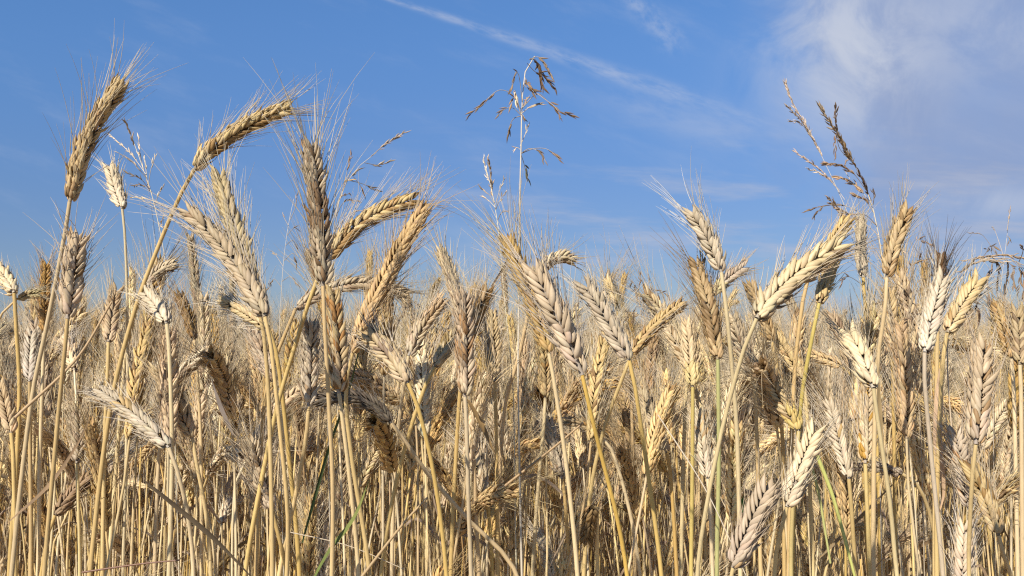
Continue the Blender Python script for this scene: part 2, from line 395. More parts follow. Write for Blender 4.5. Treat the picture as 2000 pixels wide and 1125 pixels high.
def ground():
    ys = np.concatenate([np.linspace(-40, 0, 9), np.linspace(.5, 30, 60), np.linspace(31, 120, 60), np.linspace(130, 2500, 60)])
    xs = np.concatenate([-np.geomspace(2000, 2, 40), np.linspace(-1.8, 1.8, 13), np.geomspace(2, 2000, 40)])
    X, Y = np.meshgrid(xs, ys); Z = height(X, Y) + .012 * np.sin(X * 9) * np.sin(Y * 7.3)
    nx, ny = len(xs), len(ys)
    i = np.arange(ny - 1)[:, None] * nx; j = np.arange(nx - 1)[None]
    q = np.stack([i + j, i + j + 1, i + nx + j + 1, i + nx + j], -1).reshape(-1, 4)
    a = Acc(); a.add(np.stack([X, Y, Z], -1).reshape(-1, 3), q, (.3, .2, .12))
    m = bpy.data.materials.new('soil'); m.use_nodes = True; t = NT(m.node_tree)
    b = m.node_tree.nodes['Principled BSDF']; tc = t.new('ShaderNodeTexCoord')
    n = t.noise(tc.outputs['Object'], 14, 8, .65)
    far = t.new('ShaderNodeSeparateXYZ'); t.l.new(tc.outputs['Object'], far.inputs[0])
    c = t.mix(n, (.10, .065, .038, 1), (.30, .21, .12, 1))
    t.l.new(c, b.inputs['Base Color']); b.inputs['Roughness'].default_value = .95
    bp = t.new('ShaderNodeBump'); bp.inputs['Strength'].default_value = .6; bp.inputs['Distance'].default_value = .03
    t.l.new(n, bp.inputs['Height']); t.l.new(bp.outputs[0], b.inputs['Normal'])
    o = bpy.data.objects.new('ground', a.mesh('ground', m)); COL.objects.link(o); o['kind'] = 'structure'
    o['label'] = 'brown field soil under the wheat'; o['category'] = 'ground'
ground()

# ------------------------------------------------------------------ ear colours (albedo)
CREAM = (.68, .555, .385); WHITE = (.73, .635, .48); TAN = (.56, .425, .255); GOLD = (.57, .415, .22); ORANGE = (.58, .34, .13)
PINK = (.60, .48, .36); GREY = (.52, .44, .345); BROWN = (.33, .225, .125); DARK = (.24, .17, .115); DGOLD = (.44, .30, .13); YELL = (.62, .49, .20)

# (label, ear pixels base..tip, width px, stem pixels from below the ear down, ear colour, options)
H = [
 ('tall tan ear leaning right at the far left, highest of all ears', [(136,394),(168,278),(243,150)], 48, [(127,455),(95,620),(62,780),(25,1100)], (.62,.48,.30), dict(awn=150, roll=48, brown=.22, sc=STRAW, spread=1.1)),
 ('small stubby white ear on a thin wavy straw under the open sky', [(239,408),(226,365),(213,318)], 38, [(243,445),(248,560),(249,760),(240,1125)], WHITE, dict(awn=50, brown=.0, sc=STRAW_PALE, thin=.72)),
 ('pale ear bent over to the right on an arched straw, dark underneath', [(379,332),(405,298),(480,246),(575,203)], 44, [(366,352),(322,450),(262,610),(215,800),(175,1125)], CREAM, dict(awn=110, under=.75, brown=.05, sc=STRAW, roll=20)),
 ('greenish tan ear standing behind the wide leaning grey one', [(505,600),(468,480),(440,390),(424,330)], 52, [(515,650),(525,780),(532,1125)], (.52,.44,.27), dict(awn=130, brown=.06, d=.64)),
 ('wide grey-tan ear leaning left with long awns', [(518,618),(480,545),(430,475),(358,402)], 58, [(528,665),(548,850),(562,1000),(560,1125)], (.43,.355,.25), dict(awn=190, brown=.06, sc=STRAW, roll=-10)),
 ('big upright ear with a brown streak down its middle, tallest in the middle left', [(631,558),(624,430),(604,268)], 54, [(633,610),(642,780),(650,950),(648,1125)], (.50,.41,.30), dict(awn=200, brown=.55, browncol=(.30,.19,.10), sc=(.58,.39,.13), low=STRAW_YEL, roll=35)),
 ('white and brown ear reaching right behind the big upright one', [(640,505),(690,446),(745,412),(822,384)], 46, [(612,565),(575,680),(540,800),(497,1010),(478,1125)], CREAM, dict(awn=130, under=.7, brown=.15, d=.68, sc=STRAW)),
 ('orange gold ear leaning right above a green blade', [(688,690),(725,600),(775,500),(838,392)], 47, [(675,760),(688,900),(722,1125)], (.66,.45,.23), dict(awn=120, brown=.05, d=.66)),
 ('pale ear with brown husks hanging just under the big upright one', [(662,768),(656,660),(645,555)], 52, [(668,810),(688,980),(700,1125)], (.56,.48,.38), dict(awn=60, brown=.32, browncol=(.30,.19,.11), roll=30, d=.62)),
 ('tan ear bent level behind the orange gold one, pointing right', [(578,602),(640,565),(720,553),(806,577)], 38, [(562,640),(520,760),(500,1125)], (.54,.42,.27), dict(awn=90, under=.6, d=.85, brown=.15)),
 ('short white ear leaning left under the wide grey-tan one', [(524,640),(475,608),(428,582)], 36, [(540,690),(560,850),(585,1125)], WHITE, dict(awn=90, brown=.02, d=.75)),
 ('whitish bristly ear sloping down to the right in the lower left', [(330,874),(262,812),(186,758)], 46, [(345,915),(366,1000),(378,1125)], (.62,.55,.46), dict(awn=60, brown=.12, browncol=(.48,.34,.16), sc=STRAW_PALE)),
 ('plump cream ear sloping behind a pale straw, lower left', [(376,856),(345,790),(300,705)], 46, [(384,905),(402,1000),(412,1125)], CREAM, dict(awn=60, brown=.04, d=.80)),
 ('short white ear nodding left on a straight pale straw', [(326,632),(308,598),(280,566)], 44, [(331,690),(336,880),(330,1125)], WHITE, dict(awn=70, brown=.0, sc=STRAW_PALE)),
 ('small tan ear poking right from behind an arched straw', [(284,556),(312,528),(350,512)], 30, [(268,600),(245,700),(228,900)], TAN, dict(awn=50, under=.5, d=.85)),
 ('fat pinkish white bristly ear upright beside the leftmost tall straw', [(132,622),(140,540),(153,447)], 56, [(129,660),(115,800),(86,1125)], (.64,.55,.47), dict(awn=95, brown=.04, sc=STRAW, spread=1.5, roll=25)),
 ('narrow upright orange ear near the left edge', [(86,650),(87,580),(90,506)], 28, [(84,720),(78,900),(74,1125)], ORANGE, dict(awn=60, brown=.0, d=.85, roll=12)),
 ('short white ear nodding left at the very left edge', [(28,572),(14,548),(-8,520)], 40, [(30,610),(38,780),(18,1125)], WHITE, dict(awn=45, brown=.0, sc=STRAW)),
 ('little green-tinged ear lying level on a hooked thin straw', [(34,583),(58,574),(84,574)], 22, [(8,606),(-14,660),(-30,900)], (.52,.46,.28), dict(awn=30, d=.8, thin=.6)),
 ('pinkish grey ear standing alone between two tall straws', [(212,668),(216,615),(228,556)], 38, [(211,710),(205,850),(200,1125)], PINK, dict(awn=75, brown=.15, d=.82)),
 ('dark brown ear leaning left low against the sky', [(380,664),(368,620),(346,566)], 30, [(384,710),(392,850),(394,1125)], BROWN, dict(awn=70, brown=.3, browncol=DARK, d=.95)),
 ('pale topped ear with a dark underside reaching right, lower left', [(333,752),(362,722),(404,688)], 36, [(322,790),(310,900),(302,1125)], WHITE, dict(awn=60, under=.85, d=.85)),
 ('brownish ear leaning left behind the crossed straws', [(536,748),(515,700),(490,640)], 38, [(548,800),(570,950),(585,1125)], (.46,.36,.26), dict(awn=70, brown=.3, d=.85)),
 ('whitish upright ear between the crossed straws and the thick yellow one', [(603,792),(604,715),(608,620)], 46, [(600,835),(585,930),(545,1125)], (.62,.54,.46), dict(awn=80, brown=.18, roll=25, d=.72)),
 ('blackish grey ear arched over to the left, hanging on a long sloping straw', [(764,826),(735,795),(690,776),(612,782)], 38, [(780,845),(835,925),(910,1010),(1010,1125)], (.15,.125,.10), dict(awn=60, brown=.35, browncol=(.13,.10,.08), sc=(.50,.36,.18), d=.72)),
 ('bristly white ear low down with a fan of long awns', [(531,998),(508,930),(482,850)], 44, [(545,1050),(560,1125)], (.64,.55,.47), dict(awn=150, brown=.08, d=.72)),
 ('stout grey-tan ear sloping left beside the green blade', [(797,748),(768,702),(742,672),(708,640)], 52, [(815,790),(848,930),(872,1125)], (.55,.46,.36), dict(awn=80, brown=.22, browncol=(.26,.20,.16), sc=STRAW)),
 ('stubby tan ear pointing up right on a slanted straw', [(849,716),(872,675),(905,635)], 40, [(830,755),(795,860),(764,990),(744,1125)], (.57,.46,.30), dict(awn=60, brown=.25, browncol=(.36,.26,.12), sc=STRAW)),
 ('slim straw coloured ear leaning left above the pinkish pair', [(912,650),(888,565),(858,478)], 38, [(918,720),(925,900),(935,1125)], (.60,.47,.28), dict(awn=100, brown=.1, d=.82, roll=60)),
 ('pinkish upright ear with scattered brown husks, left of centre', [(908,775),(908,670),(905,562)], 48, [(911,825),(915,980),(920,1125)], PINK, dict(awn=80, brown=.25, browncol=(.40,.25,.12), roll=30)),
 ('dark sided ear leaning right against the pinkish upright one', [(905,690),(928,625),(958,552)], 40, [(900,740),(890,900),(880,1125)], (.50,.40,.32), dict(awn=90, under=.6, d=.8, brown=.2)),
 ('golden brown ear in the middle leaning left, just left of the big plump one', [(1072,690),(1040,590),(1015,530),(985,455)], 44, [(1082,745),(1105,900),(1128,1125)], (.55,.40,.20), dict(awn=170, brown=.15, d=.70)),
 ('big plump pinkish cream ear in the middle with tidy braided husks', [(1137,732),(1105,655),(1072,585),(1032,505)], 66, [(1150,790),(1172,880),(1205,1010),(1225,1125)], (.62,.53,.45), dict(awn=190, brown=.03, roll=-5, sc=(.60,.42,.15))),
 ('slender ear hanging straight below the golden brown one', [(1065,778),(1062,710),(1052,635)], 36, [(1062,830),(1052,940),(1040,1125)], (.58,.47,.33), dict(awn=50, brown=.1, d=.86)),
 ('bristly straw ear bent level to the right above the big plump one', [(1055,533),(1072,512),(1098,503),(1128,512)], 34, [(1040,575),(1015,690),(985,800),(970,1125)], (.60,.47,.28), dict(awn=60, under=.6, d=.86, spread=1.3)),
 ('white plump ear leaning left with a straw bent at its foot, right of centre', [(1229,703),(1190,632),(1165,590),(1132,543)], 52, [(1240,755),(1262,900),(1292,1125)], (.66,.57,.45), dict(awn=75, brown=.03, roll=-8, sc=(.60,.42,.13))),
 ('tan ear crossing to the right from the foot of the white plump one', [(1234,690),(1275,640),(1338,588)], 36, [(1215,740),(1182,830),(1155,950),(1140,1125)], (.56,.43,.25), dict(awn=60, under=.5, sc=(.56,.38,.12), d=.82)),
 ('narrow white ear behind the white plump one', [(1224,628),(1205,585),(1184,542)], 26, [(1230,680),(1236,900),(1240,1125)], WHITE, dict(awn=50, brown=.0, d=1.0)),
 ('dark golden ear on an olive straw, right of centre', [(1402,702),(1386,610),(1372,560),(1354,500)], 46, [(1403,760),(1404,900),(1400,1125)], DGOLD, dict(awn=130, brown=.45, browncol=(.25,.165,.08), roll=8, sc=STRAW_GRN, awn_col=(.25,.18,.10))),
 ('white ear with upright awns standing free against the sky, right', [(1409,532),(1385,470),(1343,402)], 46, [(1418,600),(1430,720),(1440,860),(1446,1125)], WHITE, dict(awn=110, brown=.0, roll=-15, sc=STRAW_PALE, spread=.9, awn_col=(.72,.64,.50))),
 ('yellow footed ear reaching right behind the free white one', [(1392,574),(1420,545),(1463,514)], 32, [(1375,610),(1345,720),(1335,900)], (.58,.46,.34), dict(awn=60, d=.9, edge=(.58,.48,.22))),
 ('largest pale ear, leaning far right on an arched straw', [(1478,622),(1500,590),(1560,533),(1656,470)], 64, [(1462,655),(1436,740),(1408,850),(1378,1000),(1362,1125)], (.70,.60,.46), dict(awn=120, under=.4, browncol=(.36,.27,.19), brown=.02, roll=-12, sc=(.64,.50,.24))),
 ('bristly tan ear whose tip shows behind the largest pale one', [(1578,545),(1615,490),(1662,418)], 38, [(1566,600),(1550,760),(1540,1125)], (.58,.46,.29), dict(awn=70, d=.78)),
 ('short wide tan ear on a yellow straw, tilted slightly right', [(1600,592),(1612,555),(1632,500)], 40, [(1590,640),(1568,760),(1555,900),(1546,1125)], (.58,.45,.27), dict(awn=60, brown=.12, sc=STRAW_YEL, roll=60)),
 ('slim pale ear straight up below the brown grass heads', [(1686,542),(1682,490),(1682,420)], 32, [(1690,600),(1703,710),(1718,1000),(1720,1125)], (.60,.50,.36), dict(awn=60, brown=.08, d=.9, roll=70)),
 ('tan ear with dark edge leaning right, highest at right', [(1732,542),(1745,480),(1777,396)], 44, [(1729,600),(1716,690),(1708,850),(1706,1125)], (.57,.45,.31), dict(awn=90, under=.6, brown=.12, sc=(.55,.42,.26), roll=15)),
 ('chalk white ear leaning right in front of a blackened tip', [(1806,688),(1818,620),(1842,530)], 50, [(1805,730),(1815,850),(1842,1125)], (.72,.66,.57), dict(awn=70, brown=.02, sc=(.62,.48,.30))),
 ('blackened ear tip behind the chalk white ear', [(1832,620),(1836,560),(1839,490)], 30, [(1830,700),(1826,1125)], (.16,.10,.065), dict(awn=95, brown=.2, browncol=(.07,.05,.04), d=.75, awn_col=(.12,.09,.07))),
 ('cream ear leaning right beside the chalk white one', [(1850,650),(1876,600),(1918,536)], 50, [(1842,700),(1832,900),(1830,1125)], (.68,.57,.42), dict(awn=90, brown=.03, d=.72)),
 ('plump white ear leaning left under the brown grass stalks', [(1706,758),(1682,700),(1648,632)], 58, [(1712,805),(1738,980),(1752,1125)], (.69,.62,.48), dict(awn=90, brown=.02, sc=(.62,.48,.22))),
 ('long greyish pink ear upright on a straight straw, lower right', [(1906,868),(1912,770),(1918,655)], 62, [(1901,910),(1895,1010),(1893,1125)], (.53,.45,.39), dict(awn=90, brown=.08, roll=25, sc=(.58,.43,.20))),
 ('smooth cream ear low down leaning right with neat husks', [(1537,990),(1563,915),(1600,825)], 58, [(1526,1030),(1512,1125)], (.66,.57,.43), dict(awn=60, brown=.02)),
 ('big pinkish ear at the bottom leaning right', [(1432,1108),(1466,1030),(1512,935)], 64, [(1424,1145),(1415,1220)], (.62,.52,.43), dict(awn=80, brown=.06, browncol=(.50,.34,.16))),
 ('pinkish white ear rising from the bottom edge at right', [(1880,1180),(1882,1090),(1886,1005)], 50, [(1880,1230),(1880,1300)], (.66,.55,.47), dict(awn=70, brown=.02)),
 ('tan ear with yellow foot sloping left above the smooth cream one', [(1560,842),(1532,790),(1484,700)], 44, [(1556,890),(1548,1000),(1545,1125)], (.55,.43,.28), dict(awn=110, brown=.2, sc=STRAW_YEL, edge=(.56,.44,.21), d=.74)),
 ('golden ear lying level near the horizon at right', [(1645,716),(1600,698),(1542,680)], 30, [(1665,735),(1690,800),(1700,1000)], (.60,.42,.20), dict(awn=50, d=1.1)),
 ('cream ear with yellow foot upright left of the dark golden one', [(1353,756),(1350,690),(1343,618)], 42, [(1353,810),(1352,950),(1350,1125)], (.64,.52,.33), dict(awn=70, brown=.02, edge=(.58,.48,.24), sc=STRAW_YEL, d=.8)),
 ('brown gold ear behind the foot of the largest pale one', [(1508,668),(1486,605),(1458,545)], 38, [(1518,720),(1530,900),(1532,1125)], (.50,.35,.17), dict(awn=60, brown=.3, browncol=(.30,.20,.10), d=.85)),
 ('small grey ear hanging tip up against the sky under the largest one', [(1560,656),(1552,610),(1534,572)], 26, [(1566,700),(1575,900)], GREY, dict(awn=40, d=1.1, brown=.2)),
 ('brown ear with purple awns leaning left at the sky line', [(1668,725),(1645,660),(1618,606)], 36, [(1678,780),(1690,1000)], (.42,.31,.20), dict(awn=70, brown=.4, browncol=(.25,.17,.11), d=.9)),
 ('dirty white ear standing under the plump white one', [(1690,905),(1690,830),(1692,742)], 44, [(1692,950),(1700,1125)], (.62,.54,.46), dict(awn=80, brown=.15, browncol=(.46,.30,.14), d=.75, roll=40)),
 ('bristly whitish ear right of the smooth cream one', [(1658,935),(1640,860),(1618,775)], 42, [(1662,980),(1672,1125)], (.62,.54,.45), dict(awn=130, brown=.12, browncol=(.46,.32,.14), d=.76)),
 ('dark grey ear lying level across the straws at lower right', [(1762,925),(1715,912),(1655,912)], 28, [(1790,945),(1815,1000),(1840,1125)], (.34,.29,.25), dict(awn=40, brown=.3, browncol=(.16,.12,.10), d=.85)),
 ('brown mottled ear sloping left in the bottom right corner', [(1950,1045),(1928,980),(1888,895)], 50, [(1960,1085),(1975,1125)], (.50,.40,.26), dict(awn=110, brown=.35, browncol=(.30,.20,.10), d=.68)),
 ('whitish rust speckled ear left of the long greyish pink one', [(1892,995),(1880,920),(1864,830)], 44, [(1896,1040),(1902,1125)], (.64,.55,.48), dict(awn=120, brown=.15, browncol=(.48,.28,.12), d=.72)),
 ('dark withered ear hanging head down on a snapped pale straw', [(1156,990),(1150,1020),(1143,1066)], 36, [(1162,984),(1166,1000),(1166,1060),(1168,1125)], (.30,.21,.12), dict(awn=30, brown=.4, browncol=(.17,.12,.07), sc=STRAW_PALE, d=.8)),
 ('white orange speckled ear low beside the olive straw', [(1382,935),(1375,870),(1365,795)], 40, [(1386,980),(1392,1125)], (.66,.57,.44), dict(awn=60, brown=.18, browncol=(.55,.36,.14), d=.8)),
 ('tan ear leaning left below the crossing pair', [(1302,884),(1280,825),(1252,755)], 38, [(1310,930),(1322,1125)], (.58,.47,.33), dict(awn=90, brown=.1, d=.85)),
 ('whitish ear low in the middle behind the grey grass straw', [(1098,935),(1082,870),(1062,800)], 36, [(1104,980),(1112,1125)], (.62,.53,.42), dict(awn=60, brown=.08, d=.9)),
 ('pale tan ear low left of the tall grass straw', [(948,965),(934,905),(915,845)], 42, [(955,1010),(962,1125)], (.57,.47,.36), dict(awn=90, brown=.1, d=.85)),
 ('pinkish tan ear upright between the pinkish one and the tall grass', [(966,745),(962,675),(958,598)], 40, [(968,790),(972,1125)], (.60,.49,.38), dict(awn=90, brown=.12, d=.85, roll=30)),
 ('grey footed ear with tan tip leaning right toward the horizon', [(798,695),(822,640),(872,575)], 40, [(790,740),(772,900),(765,1125)], (.50,.45,.39), dict(awn=80, tipcol=(.58,.42,.26), d=.85)),
 ('brown ear hanging among the shaded straws, far left', [(150,905),(152,850),(150,790)], 38, [(152,950),(156,1125)], (.38,.29,.19), dict(awn=80, brown=.3, d=.85)),
 ('orange tinted pale ear cut by the left edge', [(22,845),(12,795),(-4,735)], 42, [(26,890),(30,1125)], (.64,.47,.30), dict(awn=50, brown=.05, d=.75)),
 ('light grey ear behind the two leftmost straws', [(58,745),(60,695),(64,640)], 38, [(58,790),(60,1125)], (.56,.50,.45), dict(awn=80, brown=.1, d=.85)),
 ('dark brown ear reaching right between straws at lower left', [(108,1006),(140,965),(182,925)], 38, [(95,1040),(80,1125)], (.30,.22,.15), dict(awn=50, brown=.4, browncol=DARK, d=.85)),
 ('brown shaggy ear under the dark grass heads, right edge', [(1992,712),(1990,655),(1984,598)], 42, [(1994,760),(1998,1125)], (.40,.29,.17), dict(awn=90, brown=.4, browncol=(.22,.15,.09), d=.72, spread=1.5)),
 ('brown ear leaning left under the dark grass heads', [(1975,700),(1962,640),(1946,585)], 38, [(1980,760),(1988,1125)], (.42,.31,.19), dict(awn=90, brown=.35, d=.8)),
 ('tan ear between the two pale grass straws at right', [(1742,695),(1740,630),(1734,558)], 38, [(1744,740),(1750,1125)], (.57,.46,.32), dict(awn=60, brown=.15, d=.85)),
 ('straw coloured ear low at the left of the plump white one', [(1568,740),(1540,690),(1500,630)], 40, [(1575,790),(1588,1125)], (.60,.47,.28), dict(awn=80, d=.85)),
 ('pale ear leaning left behind the free white ear straw', [(1470,740),(1452,680),(1424,610)], 42, [(1476,790),(1486,1125)], (.64,.54,.40), dict(awn=70, d=.82)),
 ('pale ear leaning left just behind the crossing tan one', [(1352,730),(1320,670),(1285,618)], 36, [(1362,780),(1380,1125)], (.60,.51,.40), dict(awn=70, d=.92)),
 ('grey shadowed ear drooping left between yellow straws', [(1172,850),(1140,828),(1100,822)], 28, [(1195,880),(1230,1000),(1250,1125)], (.40,.35,.30), dict(awn=40, d=.9, brown=.2)),
]

def hero(label, ear_px, w, stem_px, col, o):
    d = o.get('d', 0.0150 * FPX / w * 1.05)
    d = max(.52, d)
    if sum(col) > .75: col = tuple((np.array(col) * .66 + np.array((.62, .50, .34)) * .34) * .91)
    elif 'awn_col' not in o: o = dict(o, awn_col=tuple(np.array(col) * 1.3))
    W = w * d / FPX * 0.75
    sway = rng.uniform(-.003, .015)
    # the ear leans a little in depth as well as in the picture
    base = P(*ear_px[0], d)
    ear = [P(x, y, d + sway * k) for k, (x, y) in enumerate(ear_px)]
    st = [base] + [P(x, y, d + .012 * k) for k, (x, y) in enumerate(stem_px)]
    last, prev = st[-1], st[-2]
    dirn = (last - prev) / max(prev[2] - last[2], .02)
    gz = 0.0
    foot = np.array([last[0] + np.clip(dirn[0], -.45, .45) * last[2] * .55, last[1] + .05 + rng.uniform(-.03, .05), gz])
    st += [last * .5 + foot * .5 + np.array([dirn[0] * .03, 0, 0]), foot]
    loc = foot
    t = empty('wheat_stalk', loc, label, 'wheat stalk', 'ripe wheat stalks standing in the front rows')
    k = o.get('thin', 1.0) * np.clip(d / .62, .85, 1.2)
    # the straw passes on up into the ear, so its neck follows the ear's own direction
    sc = o.get('sc', STRAW if rng.random() < .7 else STRAW_PALE)
    sa = build_stem(st, (.00188) * k, .00120 * k, sc, 9, 72, sheath=o.get('sheath', rng.choice([.22, .28, .35, .5])), node=rng.uniform(.3, .42), low=o.get('low'))
    part('stem', sa, t, loc, M_STEM)
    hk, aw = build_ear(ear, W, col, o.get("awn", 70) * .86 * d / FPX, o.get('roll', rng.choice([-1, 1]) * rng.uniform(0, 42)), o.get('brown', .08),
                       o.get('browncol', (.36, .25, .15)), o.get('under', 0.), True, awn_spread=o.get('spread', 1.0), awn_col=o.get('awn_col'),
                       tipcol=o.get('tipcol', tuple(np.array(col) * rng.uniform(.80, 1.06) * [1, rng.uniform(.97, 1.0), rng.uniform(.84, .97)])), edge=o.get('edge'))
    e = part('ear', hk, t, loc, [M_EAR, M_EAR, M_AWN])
    if aw.n:
        a = part('awns', aw, e, loc, [M_AWN, M_AWN, M_AWN])
for h in H: hero(*h)

# ------------------------------------------------------------------ stalk patterns for the crowd behind
def stalk_pattern(r, col, droop, lean, hgt, hi=True, brown=.1, awn=.05, dead=2, stemcol=STRAW, W=.0135, earlen=.085, awn_r=.00023):
    """a stalk standing at the origin: lists of accumulators for stem, ear, awns and leaves"""
    a = r.uniform(0, 6.28); hd = np.array([math.cos(a), math.sin(a), 0])
    b0 = np.zeros(3); neck = hd * lean + np.array([0, 0, hgt])
    mid = hd * lean * .30 + np.array([r.normal(0, .01), r.normal(0, .01), hgt * .5])
    low = hd * lean * .65 + np.array([r.normal(0, .006), r.normal(0, .006), hgt * .82])
    dr = math.radians(droop)
    ed = hd * math.sin(dr) + np.array([0, 0, math.cos(dr)])
    dr2 = min(dr * 1.45 + .05, 2.6); ed2 = hd * math.sin(dr2) + np.array([0, 0, math.cos(dr2)])
    ear = [neck, neck + ed * earlen * .5, neck + ed * earlen * .5 + ed2 * earlen * .5]
    st = build_stem([neck, neck - ed * .025 * 1.0 - np.array([0, 0, .006]), low, mid, b0], (.0017), .0010, stemcol, 6 if hi else 4, 30 if hi else 12, sheath=.4 if hi else None, node=.36 if hi else None, r=r)
    b = r.uniform(0, 6.28); o2 = np.array([math.cos(b), math.sin(b), 0])
    st.merge(build_stem([o2 * r.uniform(.02, .06) + hd * lean * .4 + [0, 0, hgt * r.uniform(.72, .86)], o2 * .02 + hd * lean * .15 + [0, 0, hgt * .4], o2 * .012], .0016, .0011, np.array(stemcol) * r.uniform(.85, 1.1), 6 if hi else 4, 16 if hi else 6, r=r))
    b = r.uniform(0, 6.28); o2 = np.array([math.cos(b), math.sin(b), 0])
    st.merge(build_stem([o2 * r.uniform(.015, .05) + [0, 0, hgt * r.uniform(.66, .84)], o2 * .025 + [0, 0, hgt * .4], o2 * .02], .0017, .0012, np.array(stemcol) * r.uniform(1.0, 1.2), 6 if hi else 4, 16 if hi else 6, r=r))
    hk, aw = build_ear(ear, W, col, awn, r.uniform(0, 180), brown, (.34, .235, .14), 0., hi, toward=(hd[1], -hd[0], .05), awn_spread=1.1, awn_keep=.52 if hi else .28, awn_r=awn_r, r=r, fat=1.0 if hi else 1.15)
    lv = []
    for k in range(dead):
        z = r.uniform(.30, .90) * hgt; u = z / hgt
        p0 = np.array([hd[0] * lean * u ** 2, hd[1] * lean * u ** 2, z])
        b = r.uniform(0, 6.28); o = np.array([math.cos(b), math.sin(b), 0]); ll = r.uniform(.08, .20)
        up = r.uniform(.05, .5)
        pts = [p0, p0 + o * ll * .25 + [0, 0, ll * up], p0 + o * ll * .6 + [0, 0, ll * (up - .25)], p0 + o * ll * r.uniform(.5, .9) + np.array([r.normal(0, .02), r.normal(0, .02), -ll * r.uniform(.2, .7)])]
        g = r.random(); cl = np.array((.44, .335, .21)) * g + np.array((.22, .15, .085)) * (1 - g)
        A = Acc(); ribbon(A, pts, r.uniform(.0026, .0056), cl, r.uniform(-5, 5), 20 if hi else 10, .5, r); lv.append(A)
    return st, hk, aw, lv

KINDS = [  # label of the crowd's look, colour, droop, brown, stem colour
 ('pale cream', CREAM, STRAW, .05), ('whitish grey', (.64,.55,.42), STRAW_PALE, .10), ('tan', TAN, STRAW_PALE, .15),
 ('golden', GOLD, STRAW, .08), ('brown', (.42,.30,.17), STRAW_BRN, .3), ('pinkish', PINK, STRAW_PALE, .10), ('straw coloured', (.60,.49,.32), STRAW, .08), ('bleached white', WHITE, STRAW_PALE, .04)]
WEIGHT = np.array([.22, .15, .16, .06, .035, .10, .18, .095]); WEIGHT /= WEIGHT.sum()
r2 = np.random.default_rng(5)
PATTERNS = []
for ki, (kn, kc, ks, kb) in enumerate(KINDS):
    for post, dd in (('upright', (2, 16)), ('leaning', (24, 48)), ('nodding', (58, 105))):
        c = np.array(kc) * (1 + r2.normal(0, .05)) * [1.07, 1.045, .94]
        PATTERNS.append((kn, post, ki, stalk_pattern(r2, c, r2.uniform(*dd), r2.uniform(.02, .11), r2.uniform(.93, 1.0), True, kb, r2.uniform(.045, .075), int(r2.integers(1, 4)), ks, r2.uniform(.0118, .0145), r2.uniform(.07, .10))))
# shared meshes of every pattern
SH = []
for kn, post, ki, (st, hk, aw, lv) in PATTERNS:
    SH.append((st.mesh('stem', M_STEM), hk.mesh('ear', [M_EAR] * 3), aw.mesh('awns', [M_AWN] * 3), [l.mesh('leaf', [M_LEAF] * 4) for l in lv]))

def prototype(i):
    kn, post, ki, _ = PATTERNS[i]
    t = empty('wheat_stalk', (0, 0, 0), f'{post} {kn} ear in the crowded rows just behind the front stalks', 'wheat stalk', 'wheat stalks crowded behind the front rows')
    st, ek, aw, lv = SH[i]
    part('stem', st, t, (0, 0, 0)); e = part('ear', ek, t, (0, 0, 0)); part('awns', aw, e, (0, 0, 0))
    for l in lv: part('leaf', l, t, (0, 0, 0))
    return t
def dup(root):
    r = root.copy(); COL.objects.link(r)
    for ch in root.children:
        c = ch.copy(); COL.objects.link(c); c.parent = r
        for g in ch.children:
            d = g.copy(); COL.objects.link(d); d.parent = c
    return r
protos = {}
N_CROWD = 222
r3 = np.random.default_rng(21)
# jittered cells over the wedge just behind the front row
cand = []
while len(cand) < N_CROWD:
    d = math.sqrt(r3.uniform(.84 ** 2, 1.46 ** 2)); x = r3.uniform(-.53, .53) * d
    if all((x - a) ** 2 + (d - b) ** 2 > .030 ** 2 for a, b in cand): cand.append((x, d))
for x, y in cand:
    post = r3.choice([0, 1, 2], p=[.52, .38, .10]); i = int(r3.choice(len(KINDS), p=WEIGHT)) * 3 + int(post)
    if i not in protos: protos[i] = prototype(i); o = protos[i]; 
    else: o = dup(protos[i])
    top = r3.normal(1.118, .05)
    top = min(top, 1.16 + .03 * y)
    if r3.random() < (.32 if x < .25 * y else .55): top = 1.15 + r3.uniform(-.025, .045) * y
    else: top -= (.10 if r3.random() < .24 else 0) + (.09 if r3.random() < .10 else 0)
    s = top / 1.06
    o.location = (x, y, 0); o.rotation_euler = (r3.normal(0, .05), r3.normal(0, .05), r3.uniform(0, 6.28)); o.scale = (1 + (s - 1) * .2, 1 + (s - 1) * .2, s)

